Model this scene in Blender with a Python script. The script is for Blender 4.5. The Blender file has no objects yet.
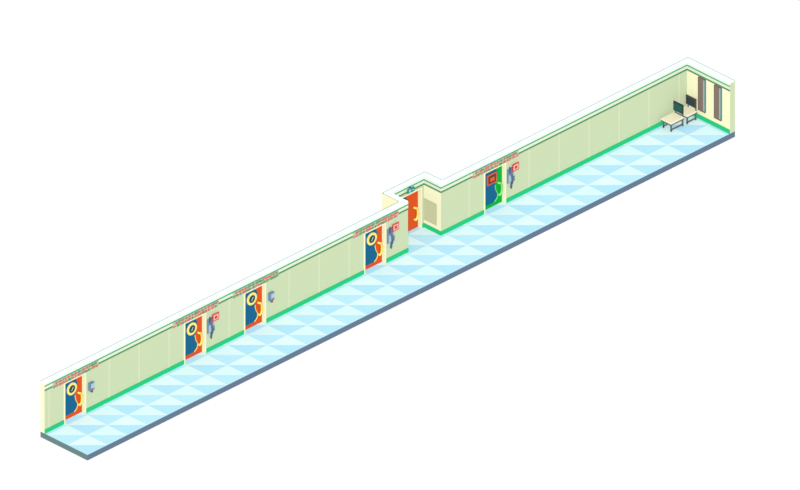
import bpy, bmesh, math, random
from mathutils import Vector
random.seed(7)
K=23.1; A=K*math.sqrt(.5); H=K*math.cos(math.radians(30))
def P(u,v,h): return Vector((u/A, v/A, h/H))
sc=bpy.context.scene
sc.view_settings.view_transform='Standard'
sc.view_settings.look='None'

def lin(c,k=1.0):
    o=[]
    for x in c:
        x/=255
        o.append((x/12.92 if x<=.04045 else ((x+.055)/1.055)**2.4)*k)
    return (*o,1)
MATS={}
GAIN=1/2.72
def mat(name,c,rough=.9,spec=0.0,metal=0,var=0.02,scale=1.5,k=GAIN):
    if name in MATS: return MATS[name]
    m=bpy.data.materials.new(name); m.use_nodes=True
    nt=m.node_tree; b=nt.nodes['Principled BSDF']
    b.inputs['Roughness'].default_value=rough
    b.inputs['Specular IOR Level'].default_value=spec*.3
    b.inputs['Metallic'].default_value=metal
    tc=nt.nodes.new('ShaderNodeTexCoord'); n=nt.nodes.new('ShaderNodeTexNoise')
    n.inputs['Scale'].default_value=scale
    mix=nt.nodes.new('ShaderNodeMix'); mix.data_type='RGBA'
    L=lin(c,k); mix.inputs[6].default_value=L
    mix.inputs[7].default_value=tuple(x*(1-var) for x in L[:3])+(1,)
    nt.links.new(tc.outputs['Object'],n.inputs['Vector'])
    nt.links.new(n.outputs['Fac'],mix.inputs[0])
    nt.links.new(mix.outputs[2],b.inputs['Base Color'])
    MATS[name]=m; return m
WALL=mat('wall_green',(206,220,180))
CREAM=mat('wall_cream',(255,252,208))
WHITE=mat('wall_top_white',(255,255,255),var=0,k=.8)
GREEN=mat('baseboard_green',(42,205,130))
SLINE=mat('stripe_green',(70,176,130))
SGREY=mat('stripe_greygreen',(96,148,118))
SCREAM=mat('stripe_cream',(232,240,204))
STOP=mat('stripe_mint',(236,250,238))
EDGE=mat('edge_line',(150,205,190))
BATTEN=mat('batten',(224,230,200))
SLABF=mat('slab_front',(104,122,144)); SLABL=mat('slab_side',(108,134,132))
ORANGE=mat('door_orange',(226,84,32),.5,.2); DGREEN=mat('door_green',(0,176,62),.5,.2)
BLUE=mat('door_blue',(18,100,142),.4,.2); YEL=mat('door_yellow',(255,222,96),.5,.2)
LG=mat('trim_light_green',(120,226,110),.5,.2)
CRING=mat('ring_cream',(255,236,130),.5,.2); GLASS=mat('glass_dark',(46,74,80),.2,.4)
GLINT=mat('glint_paint',(190,226,215),.2,.4)
RED=mat('sign_red',(214,72,64),.5,.2); PINK=mat('sign_pink',(216,116,112)); SGN=mat('sign_green',(96,160,118)); SIGNB=mat('sign_board',(200,200,166))
ORS=mat('sign_orange',(236,96,48),.5,.2)
RPINK=mat('sign_light',(246,190,180))
STEEL=mat('steel_blue',(118,146,176),.4,.3); STEELL=mat('steel_light',(176,204,220),.4,.3); STEELD=mat('steel_dark',(78,98,122),.4,.3)
BROWN=mat('brown',(140,120,108)); FR=mat('window_frame_brown',(132,114,104)); DBROWN=mat('dark_brown',(92,70,62)); TEAL=mat('teal_glass',(130,206,214),.2,.4)
SEATM=mat('seat_cream',(255,248,212)); BACKM=mat('chair_back_dark',(52,74,74)); BACK2=mat('chair_back_brown',(96,78,70)); CG=mat('chair_green',(48,96,86)); CRAIL=mat('chair_rail',(100,116,118))
TEALS=mat('teal_sign',(30,150,130))

def link(name,me,parent=None):
    o=bpy.data.objects.new(name,me); sc.collection.objects.link(o)
    if parent: o.parent=parent
    return o
def empty(name):
    o=bpy.data.objects.new(name,None); o.empty_display_size=.2
    sc.collection.objects.link(o); return o
def boxes(name,bl,mats,parent=None,bevel=0,facemat=None):
    bm=bmesh.new()
    for b in bl:
        u0,u1,v0,v1,h0,h1=b[:6]; mi=b[6] if len(b)>6 else 0
        vs=[bm.verts.new(P(u,v,h)) for h in (h0,h1) for v in (v0,v1) for u in (u0,u1)]
        for q in ((0,2,3,1),(4,5,7,6),(0,1,5,4),(2,6,7,3),(0,4,6,2),(1,3,7,5)):
            f=bm.faces.new([vs[i] for i in q]); f.material_index=mi
    bm.normal_update()
    if facemat:
        for f in bm.faces: f.material_index=facemat(f.normal)
    if bevel: bmesh.ops.bevel(bm,geom=list(bm.edges),offset=bevel,segments=2,affect='EDGES')
    me=bpy.data.meshes.new(name); bm.to_mesh(me); bm.free()
    for m in mats: me.materials.append(m)
    return link(name,me,parent)
def prism(name,pts,v0,v1,m,parent=None):
    bm=bmesh.new()
    f=[bm.verts.new(P(a,v1,h)) for a,h in pts]; b=[bm.verts.new(P(a,v0,h)) for a,h in pts]
    bm.faces.new(f); bm.faces.new(b[::-1]); n=len(pts)
    for i in range(n):
        j=(i+1)%n; bm.faces.new((f[j],f[i],b[i],b[j]))
    bmesh.ops.recalc_face_normals(bm,faces=bm.faces)
    me=bpy.data.meshes.new(name); bm.to_mesh(me); bm.free(); me.materials.append(m)
    return link(name,me,parent)
def tube(name,pts,r,m,parent=None,cyclic=False,smooth=True):
    c=bpy.data.curves.new(name,'CURVE'); c.dimensions='3D'; c.bevel_depth=r; c.bevel_resolution=3
    s=c.splines.new('POLY'); s.points.add(len(pts)-1)
    for i,p in enumerate(pts): s.points[i].co=(*p,1)
    s.use_cyclic_u=cyclic; c.use_fill_caps=True
    c.materials.append(m)
    o=bpy.data.objects.new(name,c); sc.collection.objects.link(o)
    dg=bpy.context.evaluated_depsgraph_get()
    me=bpy.data.meshes.new_from_object(o.evaluated_get(dg)); bpy.data.objects.remove(o)
    me.name=name
    if not me.materials: me.materials.append(m)
    return link(name,me,parent)

# ---------------- room shell
FV=43; BV=47; WH=50.5; OH=39.5; L=647.5
side_tone=lambda n: 2 if n.z>.5 else (1 if abs(n.x)>.5 else 0)  # side lighting put into the wall colour: X faces lighter cream, Y faces greener
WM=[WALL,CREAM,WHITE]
doors=[(20.5,'o'),(140.5,'o'),(200.5,'o'),(320.5,'o'),(440.5,'g')]
def wallseg(name,u0,u1,v0,v1,ops):
    bl=[];c=u0
    for o in sorted(ops):
        bl.append((c,o,v0,v1,0,WH)); bl.append((o,o+20,v0,v1,OH,WH)); c=o+20
    bl.append((c,u1,v0,v1,0,WH))
    return boxes(name,bl,WM,facemat=side_tone)
fm=bpy.data.materials.new('floor_tiles'); fm.use_nodes=True; nt=fm.node_tree; N=nt.nodes; b=N['Principled BSDF']
b.inputs['Roughness'].default_value=.8; b.inputs['Specular IOR Level'].default_value=0
tc=N.new('ShaderNodeTexCoord'); sp=N.new('ShaderNodeSeparateXYZ'); nt.links.new(tc.outputs['Object'],sp.inputs[0])
def M(op,a,b_=None):
    n=N.new('ShaderNodeMath'); n.operation=op
    for i,x in enumerate((a,b_)):
        if x is None: continue
        if isinstance(x,(int,float)): n.inputs[i].default_value=x
        else: nt.links.new(x,n.inputs[i])
    return n.outputs[0]
S=20/A
fx=M('DIVIDE',sp.outputs[0],S); fy=M('DIVIDE',sp.outputs[1],S)
tri=M('LESS_THAN',M('ADD',M('FRACT',fx),M('FRACT',fy)),1.0)
chk=M('MODULO',M('ADD',M('FLOOR',fx),M('FLOOR',fy)),2.0)
def mix(f,c1,c2):
    n=N.new('ShaderNodeMix'); n.data_type='RGBA'; nt.links.new(f,n.inputs[0])
    for i,c in ((6,c1),(7,c2)):
        if isinstance(c,tuple): n.inputs[i].default_value=c
        else: nt.links.new(c,n.inputs[i])
    return n.outputs[2]
FG=1/2.42
bl_=mix(chk,lin((184,234,255),FG),lin((192,238,255),FG))
pl_=mix(chk,lin((228,254,255),FG),lin((222,252,255),FG))
nt.links.new(mix(tri,pl_,bl_),b.inputs['Base Color'])
boxes('floor',[(0,L,0,47,-5.5,0),(358.5,401.5,47,64,-5.5,0)],[fm,SLABF,SLABL],
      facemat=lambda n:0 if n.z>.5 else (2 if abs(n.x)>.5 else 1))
wallseg('wall_back_left',0,358.5,FV,BV,[d[0] for d in doors[:4]])
wallseg('wall_back_right',401.5,642.5,FV,BV,[440.5])
boxes('wall_recess_left',[(358.5,363.5,FV,64,0,WH)],WM,facemat=side_tone)
boxes('wall_recess_right',[(396.5,401.5,FV,64,0,WH)],WM,facemat=side_tone)
wallseg('wall_recess_back',363.5,396.5,60,64,[373.5])
boxes('wall_right',[(642.5,L,0,BV,0,WH)],WM,facemat=side_tone)

bands=[(46.6,48.0,SLINE),(44.0,46.6,SCREAM),(42.2,44.0,SGREY),(48.0,50.5,SCREAM)]
bm_=[SLINE,SCREAM,SGREY,STOP]
T=.25
def trimY(n,u0,u1,v):
    boxes(n,[(u0,u1,v-T,v,b[0],b[1],i) for i,b in enumerate(bands)],bm_)
def trimX(n,u,v0,v1):
    boxes(n,[(u-T,u,v0,v1,b[0],b[1],i) for i,b in enumerate(bands)],bm_)
trimY('trim_1',0,363.5,FV); trimY('trim_2',396.5,642.5-T,FV); trimY('trim_3',363.5,396.5-T,60)
trimX('trim_4',642.5,0,FV); trimX('trim_5',396.5,FV,60)
def baseY(n,u0,u1,v,ops):
    bl=[];c=u0
    for o in ops: bl.append((c,o-1.3,v-.6,v,0,4)); c=o+20.8
    bl.append((c,u1,v-.6,v,0,4)); boxes(n,bl,[GREEN])
baseY('baseboard_back_left',0,363.5,FV,[d[0] for d in doors[:4]])
baseY('baseboard_back_right',396.5,641.9,FV,[440.5])
baseY('baseboard_recess_back',363.5,395.9,60,[373.5])
boxes('baseboard_right',[(641.9,642.5,0,FV,0,4)],[GREEN])
boxes('baseboard_recess_right',[(395.9,396.5,FV,60,0,4)],[GREEN])
bl=[]
for n in range(0,22):
    u=4.5+30*n
    if 360<u<398 or u>640: continue
    if any(d[0]-1<u<d[0]+21 for d in doors): continue
    bl.append((u-.4,u+.4,FV-.2,FV,4,42.2))
boxes('trim_6',bl,[BATTEN])
e=.8; z0,z1=WH,WH+.15
boxes('trim_7',[(0,358.5,BV-e,BV,z0,z1),(358.5,358.5+e,BV,64-e,z0,z1),(358.5,401.5,64-e,64,z0,z1),
 (401.5-e,401.5,BV,64-e,z0,z1),(401.5,L,BV-e,BV,z0,z1),(L-e,L,0,BV-e,z0,z1)],[EDGE])

# ---------------- doors
def circ(cu,ch,rm,n=28):
    return [(cu+rm*A*math.cos(2*math.pi*i/n), ch+rm*H*math.sin(2*math.pi*i/n)) for i in range(n)]
def catmull(pts,n=6):
    out=[]
    for i in range(len(pts)-1):
        p0=pts[max(i-1,0)];p1=pts[i];p2=pts[i+1];p3=pts[min(i+2,len(pts)-1)]
        for k in range(n):
            t=k/n
            out.append(tuple(.5*((2*b)+(-a+c)*t+(2*a-5*b+4*c-d)*t*t+(-a+3*b-3*c+d)*t**3) for a,b,c,d in zip(p0,p1,p2,p3)))
    out.append(pts[-1]); return out
def fixp(r,ch):
    bpy.context.view_layer.update()
    for c in ch: c.matrix_parent_inverse=r.matrix_world.inverted()
def door(idx,u,v,kind):
    r=empty(f'door_{idx}'); r.location=P(u,v,0)
    lv=v+3
    leafm=DGREEN if kind=='g' else ORANGE
    tm=LG if kind=='g' else YEL
    ch=[boxes('leaf',[(u+.01,u+19.99,lv,lv+.9,0.01,OH-.02)],[leafm],r)]
    if kind=='r':
        curve=catmull([(7.5,36.5),(8.5,33),(8,29),(6,26),(3,25)])
    else:
        curve=catmull([(9,36.8),(13.6,35.5),(15.2,31),(14.6,26),(12.8,20.5),(13.6,15),(15.2,11),(14.8,7),(12,4)])
    ch.append(prism('blue_panel',[(u+.6,36.8)]+[(u+a,h) for a,h in curve]+[(u+.6,curve[-1][1])],lv,lv-.25,BLUE,r))
    if kind!='r':
        ch.append(tube('curve_trim',[P(u+a,lv-.3,h) for a,h in curve[24:]],.02,tm,r))
    if kind=='o':
        ch.append(prism('window_ring',circ(u+9.3,28.5,.30),lv,lv-.8,CRING,r))
        ch.append(prism('window_glass',circ(u+9.3,28.5,.185),lv-.8,lv-.9,GLASS,r))
        ch.append(prism('painted_glint',[(u+8.4,27),(u+9,26.7),(u+10.6,29.9),(u+10,30.2)],lv-.9,lv-.95,GLINT,r))  # highlight on the porthole glass, painted as a pale sliver
    elif kind=='g':
        ch.append(boxes('window_frame',[(u+4.6,u+14,lv-.8,lv,23.5,33.5)],[ORS],r))
        ch.append(boxes('window_sign',[(u+5.6,u+13,lv-1,lv-.8,24.7,32.3)],[DBROWN],r))
        ch.append(boxes('window_mark',[(u+7.2,u+11.5,lv-1.1,lv-1,26.6,30.2)],[ORS],r))
    hp=catmull([(16.2,21),(17.8,20),(18.6,15.5),(18.2,11),(16.6,9)])
    ch.append(tube('handle',[P(u+16.2,lv,21)]+[P(u+a,lv-1.2,h) for a,h in hp]+[P(u+16.6,lv,9)],.05,tm,r))
    ch.append(boxes('frame',[(u-1.3,u,v-.35,v,0,OH+1),(u+20,u+20.8,v-.35,v,0,OH+1),(u,u+20,v-.35,v,OH,OH+1)],[CREAM],r))
    fixp(r,ch)
for i,(u,k) in enumerate(doors): door(i+1,u,FV,k)
door(6,373.5,60,'r')

def banner(u0,u1):
    bl=[]
    for row,(h0,h1) in enumerate(((41.2,43.3),(44.1,46.3))):
        u=u0+(0 if row==0 else 2)
        while u<u1-1.5:
            w=random.choice((1.8,2.4,3.2)); g=random.choice((.4,.6,.9))
            m=random.choice((1,1,1,2,2))
            t=random.choice((0,.5,.9))
            bl.append((u,u+w*.45,FV-.8,FV-.5,h0,h1,m))
            bl.append((u+w*.45,u+w,FV-.8,FV-.5,h0+t,h1-random.choice((0,.7)),m))
            u+=w+g
    bl.append((u0-.5,u1,FV-.5,FV-.25,41,46.6,0))
    boxes('door_name_sign',bl,[SIGNB,PINK,SGN])
for u,k in doors: banner(u-12,u+33)

def dispenser(u):
    r=empty('soap_dispenser'); r.location=P(u,FV,20)
    ch=[boxes('body',[(u,u+5,FV-2.6,FV,21,29.5)],[STEEL],r,bevel=.04),
        boxes('front_cover',[(u+.8,u+4.2,FV-3,FV-2.6,24,28.7)],[STEELL],r,bevel=.012),
        boxes('nozzle',[(u+1.8,u+3.2,FV-2.4,FV-1.2,19.6,21)],[STEELD],r),
        boxes('level_window',[(u+1.6,u+3.4,FV-2.9,FV-2.6,22,23.3)],[RED],r)]
    fixp(r,ch)
def phone(u):
    r=empty('wall_telephone'); r.location=P(u,FV,20)
    ch=[boxes('back_plate',[(u+.3,u+6.6,FV-.6,FV,18.5,33)],[STEEL],r,bevel=.01),
        boxes('body',[(u+1,u+6,FV-2.6,FV-.6,19.5,27)],[STEELL],r,bevel=.03),
        boxes('keypad',[(u+3.0+i*.95,u+3.6+i*.95,FV-2.8,FV-2.6,21+j*1.7,22.1+j*1.7) for i in range(3) for j in range(3)],[STEELD],r),
        tube('handset',[P(u+1.9+a,FV-3.5+b,h) for a,b,h in ((0,.8,19.8),(0,-.3,20.6),(0,-.7,24),(0,-.3,28),(0,.8,28.8))],.05,STEELD,r),
        tube('cord',[P(u+1.9,FV-2.7,19.8),P(u+1.6,FV-2.4,15.5),P(u+2.6,FV-2.2,13.8),P(u+3.6,FV-1.8,15.5),P(u+3.8,FV-1.6,19.5)],.025,STEELD,r),
        boxes('sign_arm',[(u+2,u+2.8,FV-1.8,FV-.6,29,34.5),(u+2.8,u+5,FV-1.8,FV-1.2,33.2,34)],[STEELD],r),
        boxes('red_sign',[(u+4.4,u+10.8,FV-1.8,FV-1.2,29,36.2,0),(u+5.2,u+10,FV-2,FV-1.8,30.1,35.2,1),(u+6.2,u+8.8,FV-2.1,FV-2,31.2,34,0)],[RED,RPINK],r)]
    fixp(r,ch)
dispenser(43); phone(162); dispenser(223); phone(342); phone(462)

r=empty('exit_sign'); r.location=P(381,60,44)
ch=[boxes('bracket',[(381,382,58.5,59.75,46,48)],[STEELD],r),
    boxes('panel',[(378,385,57.8,58.5,42.8,47.4)],[TEALS],r,bevel=.01),
    boxes('pictogram',[(379.3,381,57.7,57.8,43.6,46.6),(382,384.2,57.7,57.8,44.5,45.3)],[STEELL],r)]
fixp(r,ch)
r=empty('shadow_patch'); r.location=P(396.5,50,20)  # door shadow on the recess wall, built as a thin darker sheet
ch=[boxes('shadow_sheet',[(396.1,396.5,47,59.5,8,29)],[mat('shadow_tan',(208,210,168))],r),
    boxes('shadow_rim',[(395.8,396.1,47,59.5,28.2,29),(395.8,396.1,47,59.5,8,8.8)],[mat('shadow_rim_tan',(204,206,164))],r)]
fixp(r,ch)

for i,(v0,v1) in enumerate(((24,31),(8,15))):
    r=empty(f'window_{i+1}'); r.location=P(642.5,v0,8)
    h0,h1=9,42; U=642.5
    ch=[boxes('frame',[(U-1.2,U,v1-.8,v1,h0,h1),(U-1.2,U,v0,v0+.3,h0,h1),(U-1.2,U,v0+.3,v1-.8,h1-.7,h1),(U-1.2,U,v0+.3,v1-.8,h0,h0+.7)],[FR],r),
        boxes('shutter',[(U-1,U,v0+2.4,v1-.8,h0+.7,h1-.7)],[BROWN],r),
        boxes('pane',[(U-.5,U,v0+.3,v0+2.4,h0+.7,h1-.7)],[TEAL],r)]
    fixp(r,ch)

def chair(u0,u1,v0,v1,bm1):
    r=empty('waiting_chair'); r.location=P(u0,v0,0)
    ch=[boxes('seat',[(u0,u1-1,v0,v1,8.2,9.8)],[SEATM],r,bevel=.02),
        boxes('seat_rail',[(u0+.3,u1-.4,v0+.3,v1-.3,7,8.2)],[CRAIL],r)]
    lg=[]
    for a in (u0+1.2,u1-1.4):
        for b_ in (v0+1,v1-1.8): lg.append((a,a+.9,b_,b_+.9,0,7))
    lg+= [(u0+1.2,u1-.6,v0+1,v0+1.9,1.4,2.3),(u0+1.2,u1-.6,v1-1.8,v1-.9,1.4,2.3)]
    ch.append(boxes('legs',lg,[CRAIL],r))
    ch.append(boxes('back_posts',[(u1-.8,u1-.2,v0+1.2,v0+2,7.4,20),(u1-.8,u1-.2,v1-2,v1-1.2,7.4,20)],[CRAIL],r))
    ch.append(boxes('backrest',[(u1-1.8,u1-.8,v0+.3,v1-.3,12,21.5)],[bm1],r,bevel=.02))
    ch.append(boxes('backrest_pad',[(u1-2,u1-1.8,v0+1.5,v1-1.5,13.5,20)],[CG if bm1 is BACKM else BACKM],r))
    fixp(r,ch)
chair(613.5,627.5,30,40.5,BACKM)
chair(629,640,29.5,40.5,BACK2)

# ---------------- light & world
w=bpy.data.worlds.new('World'); sc.world=w; w.use_nodes=True
w.node_tree.nodes['Background'].inputs[0].default_value=(1,1,1,1)
w.node_tree.nodes['Background'].inputs[1].default_value=1.0
s=bpy.data.lights.new('sun','SUN'); s.energy=10; s.angle=math.radians(2)
so=bpy.data.objects.new('sun',s); sc.collection.objects.link(so)
so.rotation_euler=(math.radians(60),0,math.radians(-45)); so.location=(0,-10,20)

# ---------------- camera
cam=bpy.data.cameras.new('camera'); cam.type='ORTHO'; cam.ortho_scale=800/K; cam.clip_end=200
co=bpy.data.objects.new('camera',cam); sc.collection.objects.link(co); sc.camera=co
co.rotation_euler=(math.radians(60),0,math.radians(-45))
d=co.rotation_euler.to_matrix()@Vector((0,0,-1))
co.location=P(366.25,53.75,0)-d*60
